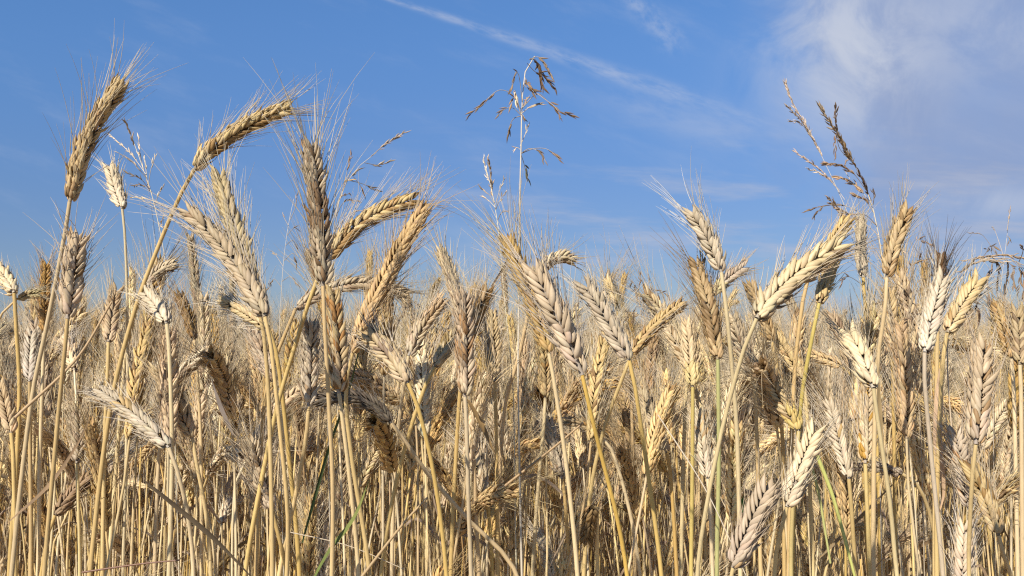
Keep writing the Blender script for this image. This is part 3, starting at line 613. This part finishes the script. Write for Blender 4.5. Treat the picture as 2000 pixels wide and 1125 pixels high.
# ------------------------------------------------------------------ the field beyond: one mass nobody could count
def field():
    lib = bpy.data.collections.new('field_stalk_patterns')
    k = 0
    near_ids, far_ids = [], []
    def addlib(accs):
        nonlocal k
        A = Acc()
        for a in accs: A.merge(a)
        o = bpy.data.objects.new(f'pattern{k:03d}', A.mesh('pattern', MATS)); lib.objects.link(o); k += 1
        return k - 1
    for kn, post, ki, (st, hk, aw, lv) in PATTERNS:
        near_ids.append((addlib([st, hk, aw] + lv), ki, {'upright': 0, 'leaning': 1, 'nodding': 2}[post]))
    for ki, (kn, kc, ks, kb) in enumerate(KINDS):
        for post, dd in ((0, (2, 18)), (1, (24, 50)), (2, (60, 105))):
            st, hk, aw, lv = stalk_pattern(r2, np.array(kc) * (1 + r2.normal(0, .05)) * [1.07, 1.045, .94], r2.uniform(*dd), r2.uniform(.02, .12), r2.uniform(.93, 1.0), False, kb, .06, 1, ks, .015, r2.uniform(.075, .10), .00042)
            far_ids.append((addlib([st, hk, aw] + lv), ki, post))
    r = np.random.default_rng(77)
    pts, idx, rot, scl = [], [], [], []
    def scatter(d0, d1, dens, ids, wide=1.0):
        half = .53 * d1 + 1.2
        n = int(dens * (d1 - d0) * 2 * half)
        x = r.uniform(-half, half, n); y = r.uniform(d0, d1, n)
        ok = np.abs(x) < .53 * y + 1.2
        x, y = x[ok], y[ok]; n = len(x)
        # clumps and drill rows, thinner patches
        gap = .5 + .5 * np.sin(x * 5.1 + 1.3 * np.sin(y * 2.3)) * np.sin(y * 4.3 + 1.7 * np.sin(x * 1.9))
        ok = r.random(n) < .55 + .45 * gap
        x, y = x[ok], y[ok]; n = len(x)
        ww = WEIGHT[None] * 1.0
        kk = r.choice(len(KINDS), n, p=WEIGHT); pp = r.choice(3, n, p=[.52, .38, .10])
        tab = np.zeros((len(KINDS), 3), int)
        for i, a, b in ids: tab[a, b] = i
        top = np.minimum(r.normal(1.062, .058, n) + .03 * (y < 5), 1.170 + .004 * np.minimum(y, 12)); top -= .12 * (r.random(n) < .28); top += r.uniform(.04, .12, n) * (r.random(n) < .10) * (y < 4.5)
        top += .035 * np.sin(x * .9 + 2) * np.sin(y * .7) * np.clip(y / 5, 0, 1)
        s = top / 1.06
        pts.append(np.stack([x, y, height(x, y)], 1)); idx.append(tab[kk, pp])
        rot.append(np.stack([r.normal(0, .07, n), r.normal(0, .07, n), r.uniform(0, 6.28, n)], 1))
        g = wide * (1 + (s - 1) * .2)
        scl.append(np.stack([g, g, s], 1))
    # beside the front rows, outside the picture, so the field goes on when one steps aside
    def flank(d0, d1, dens):
        n0 = len(pts); scatter(d0, d1, dens, near_ids)
        p = pts[n0]; ok = np.abs(p[:, 0]) > .53 * p[:, 1] + .03
        for L in (pts, idx, rot, scl): L[n0] = L[n0][ok]
    flank(.85, 1.46, 70)
    scatter(1.46, 4, 520, near_ids)
    scatter(4, 7, 330, near_ids)
    scatter(7, 16, 140, far_ids, 1.05)
    scatter(16, 34, 60, far_ids, 1.25)
    scatter(34, 80, 28, far_ids, 1.7)
    Pn, I, R, Sc = np.concatenate(pts), np.concatenate(idx), np.concatenate(rot), np.concatenate(scl)
    me = bpy.data.meshes.new('wheat_field'); me.vertices.add(len(Pn)); me.vertices.foreach_set('co', Pn.astype(np.float32).ravel())
    a = me.attributes.new('idx', 'INT', 'POINT'); a.data.foreach_set('value', I.astype(np.int32))
    a = me.attributes.new('rot', 'FLOAT_VECTOR', 'POINT'); a.data.foreach_set('vector', R.astype(np.float32).ravel())
    a = me.attributes.new('scl', 'FLOAT_VECTOR', 'POINT'); a.data.foreach_set('vector', Sc.astype(np.float32).ravel())
    o = bpy.data.objects.new('wheat_field', me); COL.objects.link(o)
    o['kind'] = 'stuff'; o['label'] = 'mass of ripe wheat stretching back from the front rows to the horizon'; o['category'] = 'wheat field'
    g = bpy.data.node_groups.new('field_scatter', 'GeometryNodeTree')
    g.interface.new_socket('Geometry', in_out='INPUT', socket_type='NodeSocketGeometry')
    g.interface.new_socket('Geometry', in_out='OUTPUT', socket_type='NodeSocketGeometry')
    gi = g.nodes.new('NodeGroupInput'); go = g.nodes.new('NodeGroupOutput')
    ins = g.nodes.new('GeometryNodeInstanceOnPoints'); ci = g.nodes.new('GeometryNodeCollectionInfo')
    ci.inputs['Collection'].default_value = lib; ci.inputs['Separate Children'].default_value = True; ci.inputs['Reset Children'].default_value = True
    def na(nm, typ):
        n = g.nodes.new('GeometryNodeInputNamedAttribute'); n.data_type = typ; n.inputs[0].default_value = nm
        return next(s for s in n.outputs if s.enabled and s.name == 'Attribute')
    er = g.nodes.new('FunctionNodeEulerToRotation')
    L = g.links.new
    L(gi.outputs[0], ins.inputs['Points']); L(ci.outputs[0], ins.inputs['Instance']); ins.inputs['Pick Instance'].default_value = True
    L(na('idx', 'INT'), ins.inputs['Instance Index']); L(na('rot', 'FLOAT_VECTOR'), er.inputs[0]); L(er.outputs[0], ins.inputs['Rotation'])
    L(na('scl', 'FLOAT_VECTOR'), ins.inputs['Scale']); L(ins.outputs[0], go.inputs[0])
    md = o.modifiers.new('scatter', 'NODES'); md.node_group = g
    print('field stalks', len(Pn))
field()

# ------------------------------------------------------------------ tall weeds: loose grass panicles above the wheat
def spikelets(acc, c, dens, size, col, t0, r, droopy=.25):
    T = tangents(c); L = np.sum(np.linalg.norm(np.diff(c, axis=0), axis=1))
    n = max(3, int(dens * L * (1 - t0)))
    tv, tq, bow = floret_template(5, 6)
    for k in range(n):
        t = t0 + (1 - t0) * (k + r.random() * .8) / n
        i = min(int(t * (len(c) - 1)), len(c) - 1)
        dv = nrm(T[i] + r.normal(0, .20, 3) + np.array([0, 0, -droopy * .3]))
        sd = nrm(np.cross(dv, r.normal(0, 1, 3))); up = np.cross(sd, dv)
        ln = size * r.uniform(.7, 1.25); hw = ln * .105
        p = c[i] + sd * hw * r.uniform(-1.2, 1.2)
        v = p + tv[:, 0:1] * ln * dv + tv[:, 1:2] * hw * sd + (tv[:, 2:3] * hw * .7 + (bow * hw)[:, None]) * up
        acc.add(v, tq, np.array(col) * (1 + r.normal(0, .22)), 4)

def grass(label, stem_px, d, branches, scol, r0=.0012, group='wild grasses standing above the wheat'):
    r = np.random.default_rng(abs(hash(label)) % 1000 if False else len(label) * 7 + int(d * 100))
    top = [P(x, y, d + .004 * k) for k, (x, y) in enumerate(stem_px)]
    foot = np.array([top[0][0] + (top[0][0] - top[1][0]) * .4, top[0][1] + .06, 0.0])
    t = empty('wild_grass', foot, label, 'wild grass', group)
    c, L = spline([foot, foot * .5 + top[0] * .5 + [.01, 0, 0]] + top, 70)
    a = Acc(); u = np.linspace(0, 1, 70); tube(a, c, r0 * (1.15 - .85 * u ** 2), np.array(scol) * (1 + .05 * np.sin(u * 40))[:, None], 6)
    part('stem', a, t, foot, M_STEM)
    for pts, col, t0, size, dens in branches:
        dz = r.uniform(-.03, .03)
        p3 = [P(x, y, d + dz * (k / max(1, len(pts) - 1)) + .004 * len(stem_px) / 2) for k, (x, y) in enumerate(pts)]
        cb, lb = spline(p3, 24)
        A = Acc(); tube(A, cb, np.linspace(.00034, .00020, 24), np.array(scol) * .35 + np.array(col) * .55, 4)
        b = part('branch', A, t, foot, M_STEM)
        B = Acc(); spikelets(B, cb, dens, size, col, t0, r)
        part('spikelets', B, b, foot, [M_SPIKE] * 5)

GD = (.20, .135, .085); GM = (.40, .285, .18); GP = (.60, .48, .33); GG = (.15, .15, .09)
br = lambda pts, col=GD, t0=.5, size=.0075, dens=420: (pts, col, t0, size, dens)
grass('tallest grass of all, a white straw with drooping dark brown heads against the sky',
 [(1012,760),(1013,600),(1014,480),(1016,350),(1018,280),(1019,215),(1022,170),(1028,130),(1036,114),(1044,110)], .80, [
 br([(1034,116),(1050,111),(1063,122),(1074,146)], GD, .3, .0085, 650), br([(1034,116),(1046,117),(1055,140),(1060,174)], GD, .3, .0085, 650), br([(1030,124),(1045,140),(1060,146),(1084,173)], GD, .35, .0085, 600),
 br([(1036,114),(1044,118),(1052,132),(1056,150)], GD, .25, .008, 600), br([(1025,150),(1030,162),(1043,180)], GD, .25, .008, 600), br([(1022,165),(1031,172),(1048,179)], GD, .5),
 br([(1020,200),(1014,150),(1008,140),(1000,172)], GD, .6), br([(1018,222),(1000,185),(975,176),(945,200),(910,231)], GD, .52),
 br([(1018,226),(1010,200),(1004,190),(999,204)], GM, .5), br([(1018,224),(1006,178),(1009,198)], GP, .6), br([(1017,224),(1000,210),(985,214),(970,227)], GD, .5),
 br([(1018,226),(1003,232),(995,248),(991,266)], GD, .5), br([(1018,222),(1040,206),(1062,204)], GM, .3), br([(1019,212),(1050,183),(1070,198),(1088,215),(1118,225)], GD, .58),
 br([(1050,183),(1066,195),(1085,210),(1096,231)], GD, .5), br([(1017,222),(1022,226),(1027,236)], GD, .3), br([(1017,212),(1024,205),(1029,190)], GM, .4),
 br([(1017,300),(1035,290),(1055,298),(1066,316)], GD, .5), br([(1017,300),(1045,290),(1070,292),(1093,312)], GD, .62), br([(1017,300),(1024,322),(1030,352)], GG, .45),
 br([(1016,285),(1026,262),(1031,243)], GP, .5, .006), br([(1016,292),(1010,288),(1006,292)], GP, .4, .005)], (.60, .53, .41), .0013)
grass('pale loose grass head beside the small stubby white ear',
 [(335,640),(320,490),(308,430),(298,385),(280,330),(262,280),(245,236)], .98, [
 br([(262,285),(255,262),(244,234)], GP, .05, .006, 700), br([(285,340),(255,300),(214,262)], GP, .25, .006, 420), br([(288,350),(262,320),(230,298)], GP, .25, .006, 420),
 br([(280,330),(274,300),(270,268)], GP, .3, .006, 420), br([(290,360),(295,330),(306,300)], GP, .5, .006), br([(287,350),(285,330),(281,305)], GP, .4, .006),
 br([(292,370),(275,350),(248,338)], GM, .4, .007), br([(292,372),(280,362),(262,362)], GD, .4, .007), br([(296,380),(293,370),(290,358)], GM, .2, .007),
 br([(300,392),(285,388),(256,385)], GP, .4, .006), br([(302,400),(310,380),(320,362)], GP, .4, .006), br([(308,430),(314,440),(318,426)], GP, .4, .006)], (.60,.52,.38), .0009)
grass('thin arching grass with feathery tips above the white and brown ear',
 [(640,760),(650,520),(655,420),(680,350),(715,312),(735,298)], .9, [
 br([(725,305),(755,280),(791,257)], GM, .25, .007, 600), br([(712,318),(738,322),(764,315)], GM, .3, .007, 500), br([(672,362),(680,325),(687,300)], GM, .5, .006),
 br([(675,355),(690,340),(702,330)], GM, .4, .006), br([(665,385),(675,355),(690,352)], GM, .5, .006), br([(680,352),(705,358),(742,374)], GD, .55, .007), br([(690,345),(702,360),(712,382)], GD, .5, .007),
 br([(655,420),(665,385),(685,378)], GM, .5, .006), br([(655,425),(672,395),(700,392)], GD, .5, .006), br([(652,470),(680,420),(720,412),(750,430)], GM, .55, .006)], (.52,.44,.32), .0008)
grass('slim pale grass spike left of the tallest grass',
 [(1006,1000),(1002,760),(985,580),(977,480),(968,410),(958,360),(948,325)], .88, [
 br([(958,360),(950,335),(944,307)], GP, .1, .006, 600), br([(960,368),(958,340),(952,310)], GP, .2, .006, 500), br([(966,395),(962,380),(960,352)], GM, .2, .006, 500),
 br([(968,400),(975,375),(985,348)], GP, .55, .006), br([(968,410),(974,395),(988,374)], GP, .5, .006), br([(966,398),(955,380),(938,368)], GM, .5, .006),
 br([(967,405),(955,392),(942,384)], GP, .5, .006), br([(972,430),(980,415),(992,412)], GM, .4, .006)], (.68,.60,.42), .0009)
grass('brown feathery grass, taller of the pair at right', 
 [(1790,1040),(1765,800),(1735,600),(1718,470),(1700,390),(1675,330)], .82, [
 br([(1680,345),(1650,285),(1625,245),(1598,203)], GM, .22, .0062, 1350), br([(1675,330),(1655,300),(1640,268)], GM, .1, .0062, 1200), br([(1650,290),(1634,250),(1632,204)], GM, .45, .0062, 750),
 br([(1665,318),(1640,290),(1632,260),(1631,310)], GD, .5, .006), br([(1692,372),(1668,340),(1640,322),(1608,320)], GM, .35, .0062, 1050), br([(1702,392),(1688,360),(1676,335)], GD, .2, .0062, 1050),
 br([(1704,400),(1675,365),(1650,350),(1632,345)], GM, .3, .0062, 900), br([(1706,415),(1690,392),(1665,378)], GM, .3, .0062, 900), br([(1660,350),(1650,330),(1656,308)], GM, .5, .005),
 br([(1712,440),(1660,405),(1620,400),(1570,413)], GD, .5, .007), br([(1640,402),(1610,402),(1588,425)], GD, .6, .007), br([(1712,440),(1690,420),(1650,415),(1615,385)], GM, .4, .0062, 750),
 br([(1716,460),(1680,430),(1655,425),(1625,400)], GM, .4, .0062, 750), br([(1705,400),(1707,385),(1704,370)], GM, .3, .006), br([(1720,480),(1740,475),(1765,490)], GM, .5, .006)], (.58,.48,.30), .0011)
grass('silvery feathery grass, thinner of the pair at right',
 [(1720,1000),(1712,800),(1700,600),(1675,470),(1640,380),(1605,305)], .92, [
 br([(1605,305),(1575,245),(1550,205),(1533,158)], (.58,.47,.37), .02, .0052, 1350), br([(1600,296),(1568,240),(1535,204)], (.58,.47,.37), .2, .0052, 1050), br([(1580,258),(1562,240),(1542,235)], (.55,.45,.36), .3, .0052, 750),
 br([(1640,372),(1600,330),(1575,312),(1552,295)], (.55,.44,.34), .2, .0052, 1050), br([(1650,390),(1620,350),(1595,335),(1578,330)], (.52,.42,.32), .3, .0052, 900), br([(1690,560),(1655,540),(1640,560)], GD, .5, .006)], (.60,.52,.40), .0008)
grass('dark drooping grass heads hanging over the right edge',
 [(1862,900),(1850,700),(1860,590),(1890,522),(1935,502),(1975,506),(2004,520)], .80, [
 br([(1930,504),(1938,512),(1930,545)], GD, .3), br([(1938,503),(1950,515),(1948,560)], GD, .3), br([(1955,504),(1968,515),(1962,572)], GD, .3), br([(1960,505),(1978,522),(1980,560)], GD, .3),
 br([(1975,507),(1992,525),(1990,572)], GD, .3), br([(1985,510),(2000,535),(2002,590)], GD, .3), br([(1990,514),(2010,540),(2012,600)], GD, .3), br([(1915,508),(1925,495),(1935,480),(1945,492)], GD, .6),
 br([(1890,522),(1905,506),(1960,498),(2006,505)], GM, .2, .008, 500), br([(1862,580),(1880,530),(1920,510),(1965,512)], GM, .4, .008, 500), br([(1858,610),(1895,560),(1925,560),(1935,590)], GD, .5),
 br([(1855,640),(1880,600),(1905,590),(1912,630)], GD, .5), br([(1853,650),(1830,620),(1800,612),(1770,625)], GD, .55), br([(1990,512),(1998,490),(1992,478)], GD, .5)], (.48,.36,.22), .0012)
grass('faint hair thin grass between the wide grey-tan ear and the big upright one',
 [(545,700),(550,560),(556,490),(565,430),(574,388)], 1.0, [
 br([(566,430),(575,410),(580,380)], GM, .5, .005), br([(560,460),(575,445),(584,450)], GD, .5, .005), br([(557,480),(572,470),(582,490)], GD, .6, .006), br([(554,510),(572,495),(580,520)], GD, .6, .006),
 br([(553,520),(540,500),(532,490)], GM, .5, .005), br([(550,550),(568,540),(580,556)], GD, .6, .006), br([(549,560),(535,545),(525,560)], GD, .6, .006), br([(563,440),(555,425),(552,415)], GM, .5, .005)], (.58,.52,.42), .0006)
grass('short dark grass tufts poking above the narrow white ear',
 [(1262,800),(1255,650),(1250,600),(1246,556)], 1.05, [
 br([(1247,570),(1250,545),(1248,534)], GD, .3, .007), br([(1247,566),(1240,560),(1244,582)], GD, .3, .008), br([(1250,600),(1238,552),(1230,556)], GD, .7, .007), br([(1250,600),(1262,560),(1272,562),(1282,592)], GD, .62, .007),
 br([(1252,610),(1268,570),(1288,568),(1300,590)], GD, .62, .007), br([(1252,615),(1275,580),(1298,572),(1312,594)], GD, .66, .007), br([(1250,600),(1242,600),(1236,630)], GD, .4, .007), br([(1254,640),(1268,610),(1272,630)], GD, .5, .007)], GM, .0008)
grass('small tangled dark grass head low against the sky right of the orange gold ear',
 [(800,820),(805,700),(808,640),(805,605)], 1.05, [
 br([(806,620),(795,600),(785,620)], GD, .4, .007), br([(806,615),(815,595),(826,610)], GD, .4, .007), br([(807,630),(790,615),(772,640)], GD, .5, .007), br([(808,640),(830,612),(850,622)], GD, .5, .007),
 br([(806,610),(803,598),(798,590)], GD, .3, .006), br([(808,650),(845,630),(875,650)], GD, .6, .007), br([(806,625),(810,605),(812,640)], GD, .5, .007), br([(808,660),(780,630),(765,600)], GD, .6, .006)], GM, .0008)
grass('hair thin pale grass with tiny heads right of the blackened tip',
 [(1940,760),(1950,600),(1962,500),(1967,460),(1970,430)], 1.0, [
 br([(1967,450),(1970,430),(1973,408)], GM, .3, .005), br([(1966,460),(1972,465),(1969,475)], GD, .3, .007), br([(1960,500),(1945,455),(1938,442)], GM, .7, .005), br([(1958,520),(1920,460),(1895,455)], GM, .75, .006),
 br([(1955,540),(1935,490),(1925,486)], GD, .7, .006), br([(1953,560),(1915,505),(1880,510)], GM, .7, .006), br([(1950,590),(1905,530),(1870,530)], GM, .7, .006)], (.50,.42,.30), .0006)
grass('brown sparse grass crossing behind the tan ear with the dark edge',
 [(1800,900),(1785,700),(1770,600),(1760,540)], .92, [
 br([(1762,550),(1780,520),(1812,505)], GM, .5, .007), br([(1764,560),(1790,470),(1820,478)], GM, .7, .007), br([(1766,575),(1790,520),(1800,495)], GD, .7, .007), br([(1770,600),(1750,560),(1735,545)], GD, .6, .007),
 br([(1772,610),(1800,560),(1815,580)], GD, .6, .007), br([(1775,625),(1745,590),(1700,595)], GD, .6, .007), br([(1780,650),(1750,620),(1720,640)], GD, .6, .007), br([(1768,590),(1800,545),(1830,560)], GM, .5, .007),
 br([(1782,660),(1805,640),(1825,655)], GD, .6, .007), br([(1775,620),(1758,600),(1748,575)], GM, .6, .007)], (.46,.36,.24), .0008)

# ------------------------------------------------------------------ loose blades and fallen straws
def blade(name, label, cat, pts, d, w, col, straw=False, twist=.8, tip=None, dd=.0):
    p3 = [P(x, y, d + dd * k) for k, (x, y) in enumerate(pts)]
    a = Acc()
    if straw:
        c, L = spline(p3, 40); tube(a, c, np.linspace(w / 2, w / 3, 40), col, 7)
    else: ribbon(a, p3, w, col, twist, 40, .45, tipcol=tip)
    me = a.mesh(name, M_STEM if straw else [M_LEAF] * 4, p3[0])
    o = bpy.data.objects.new(name, me); COL.objects.link(o); o.location = p3[0]; o['label'] = label; o['category'] = cat
    o['group'] = 'loose blades and fallen straws caught between the stalks'
G1, G2 = (.11, .14, .05), (.06, .10, .035)
blade('dead_blade', 'dark brown dead blade slanting down to the bottom edge at lower left', 'dead leaf', [(282,938),(335,980),(420,1052),(505,1142)], .56, .0034, (.095,.062,.030), twist=.3)
blade('green_blade', 'broad green blade curving up from the bottom edge left of centre', 'leaf', [(600,1160),(640,1085),(692,1012),(722,935)], .62, .0042, G1, twist=.9, tip=(.20,.21,.08))
blade('green_blade', 'long thin green blade running up beside the orange gold ear', 'leaf', [(590,1060),(640,880),(682,755),(712,645),(760,560),(806,462)], .76, .0030, G2, twist=1.6, tip=(.16,.19,.07))
blade('fallen_straw', 'thin brown straw slanting across the tall straws at far left', 'straw', [(30,815),(150,700),(218,590)], .60, .0019, (.40,.28,.15), True)
blade('dead_blade', 'thin dark blade slanting up right between the leftmost straws', 'dead leaf', [(12,1025),(95,950),(150,870),(178,812)], .66, .0030, (.26,.18,.09), twist=1.0)
blade('dead_blade', 'short grey dead blade above the bristly white ear', 'dead leaf', [(455,850),(432,800),(412,738)], .72, .0034, (.26,.21,.16), twist=.6)
blade('yellow_blade', 'bright yellow green straw bending down at lower right', 'straw', [(1592,880),(1625,965),(1652,1060),(1672,1135)], .70, .0030, (.46,.45,.07), True)
blade('yellow_blade', 'second yellow green straw left of the brighter one', 'straw', [(1572,860),(1598,960),(1612,1040),(1622,1100)], .80, .0026, (.42,.42,.10), True)
blade('fallen_straw', 'thin white straw slanting down across the dark golden ear straw', 'straw', [(1285,810),(1380,960),(1462,1135)], .62, .0008, (.60,.50,.34), True)
blade('fallen_straw', 'brown broken straw slanting across the tall grass stem', 'straw', [(985,950),(1080,875),(1140,825)], .74, .0022, (.36,.24,.11), True)
blade('fallen_straw', 'brown straw reaching up right under the arched blackish ear', 'straw', [(700,1135),(790,1020),(835,972)], .68, .0022, (.44,.31,.16), True)
blade('dead_blade', 'dark snapped blade hanging right of the pinkish upright ear', 'dead leaf', [(912,780),(940,830),(968,890)], .68, .0036, (.28,.19,.09), twist=.5)
blade('dead_blade', 'torn tan leaf sheath hanging in the lower right', 'dead leaf', [(1838,720),(1830,860),(1842,960),(1828,1020)], .74, .0065, (.50,.35,.17), twist=1.0)
blade('dead_blade', 'orange brown leaf folded upright behind the plump white ear', 'dead leaf', [(1722,900),(1716,800),(1714,700)], .70, .0045, (.42,.26,.10), twist=.3)
blade('dead_blade', 'brown curled blade between the golden and the tall grass straws', 'dead leaf', [(960,560),(985,520),(1000,480),(975,610)], .84, .0032, (.22,.15,.08), twist=2)
blade('green_blade', 'dark green weed blade behind the free white ear straw', 'leaf', [(1455,1010),(1450,940),(1455,860)], .95, .0090, (.05,.10,.03), twist=1.5)
blade('fallen_straw', 'reddish thin straw lying level at the bottom left', 'straw', [(160,1118),(270,1102),(350,1094)], .66, .0014, (.17,.085,.05), True)
blade('fallen_straw', 'thin pale straw slanting down at the bottom left of centre', 'straw', [(560,1038),(680,1066),(790,1112)], .70, .0008, (.46,.37,.25), True)
blade('dead_blade', 'brown blade slanting right below the dark grey level ear', 'dead leaf', [(1600,1090),(1680,1010),(1760,930)], .86, .0030, (.28,.19,.10), twist=1)
blade('dead_blade', 'dark brown blade slanting across the bottom right straws', 'dead leaf', [(1700,1120),(1790,1010),(1850,960)], .9, .0028, (.22,.15,.08), twist=1)
# dry litter: withered leaves tangled low between the straws
r4 = np.random.default_rng(3)

# ------------------------------------------------------------------ one far tree over the crest
def far_tree():
    y = 170.0; x = (1268 - 1000) / FPX * y; top = EYE - (676 - HORIZON) / FPX * y
    z0 = float(height(x, y))
    t = empty('far_tree', (x, y, z0), 'tiny dark tree on the horizon behind the crossing ears', 'tree')
    a = Acc(); tube(a, np.array([[0, 0, 0], [.1, 0, 4], [.05, .1, max(5, top - z0 - 2)]]), [.35, .28, .15], (.08, .06, .045), 8)
    part('trunk', a, t, (0, 0, 0), M_STEM)
    r = np.random.default_rng(9); A = Acc(); hh = top - z0
    for k in range(1400):
        p = nrm(r.normal(0, 1, 3)) * r.random() ** .4 * np.array([2.1, 1.9, 2.3]) + [0.6 * math.sin(k), 0, hh - 2.2]
        u = nrm(r.normal(0, 1, 3)); v = np.cross(u, nrm(r.normal(0, 1, 3)))
        A.add(np.array([p, p + u * .22, p + u * .22 + v * .2, p + v * .2]), [[0, 1, 2, 3]], np.array((.045, .07, .03)) * r.uniform(.6, 1.3), 3)
    part('crown', A, t, (0, 0, 0), [M_LEAF] * 4)
far_tree()
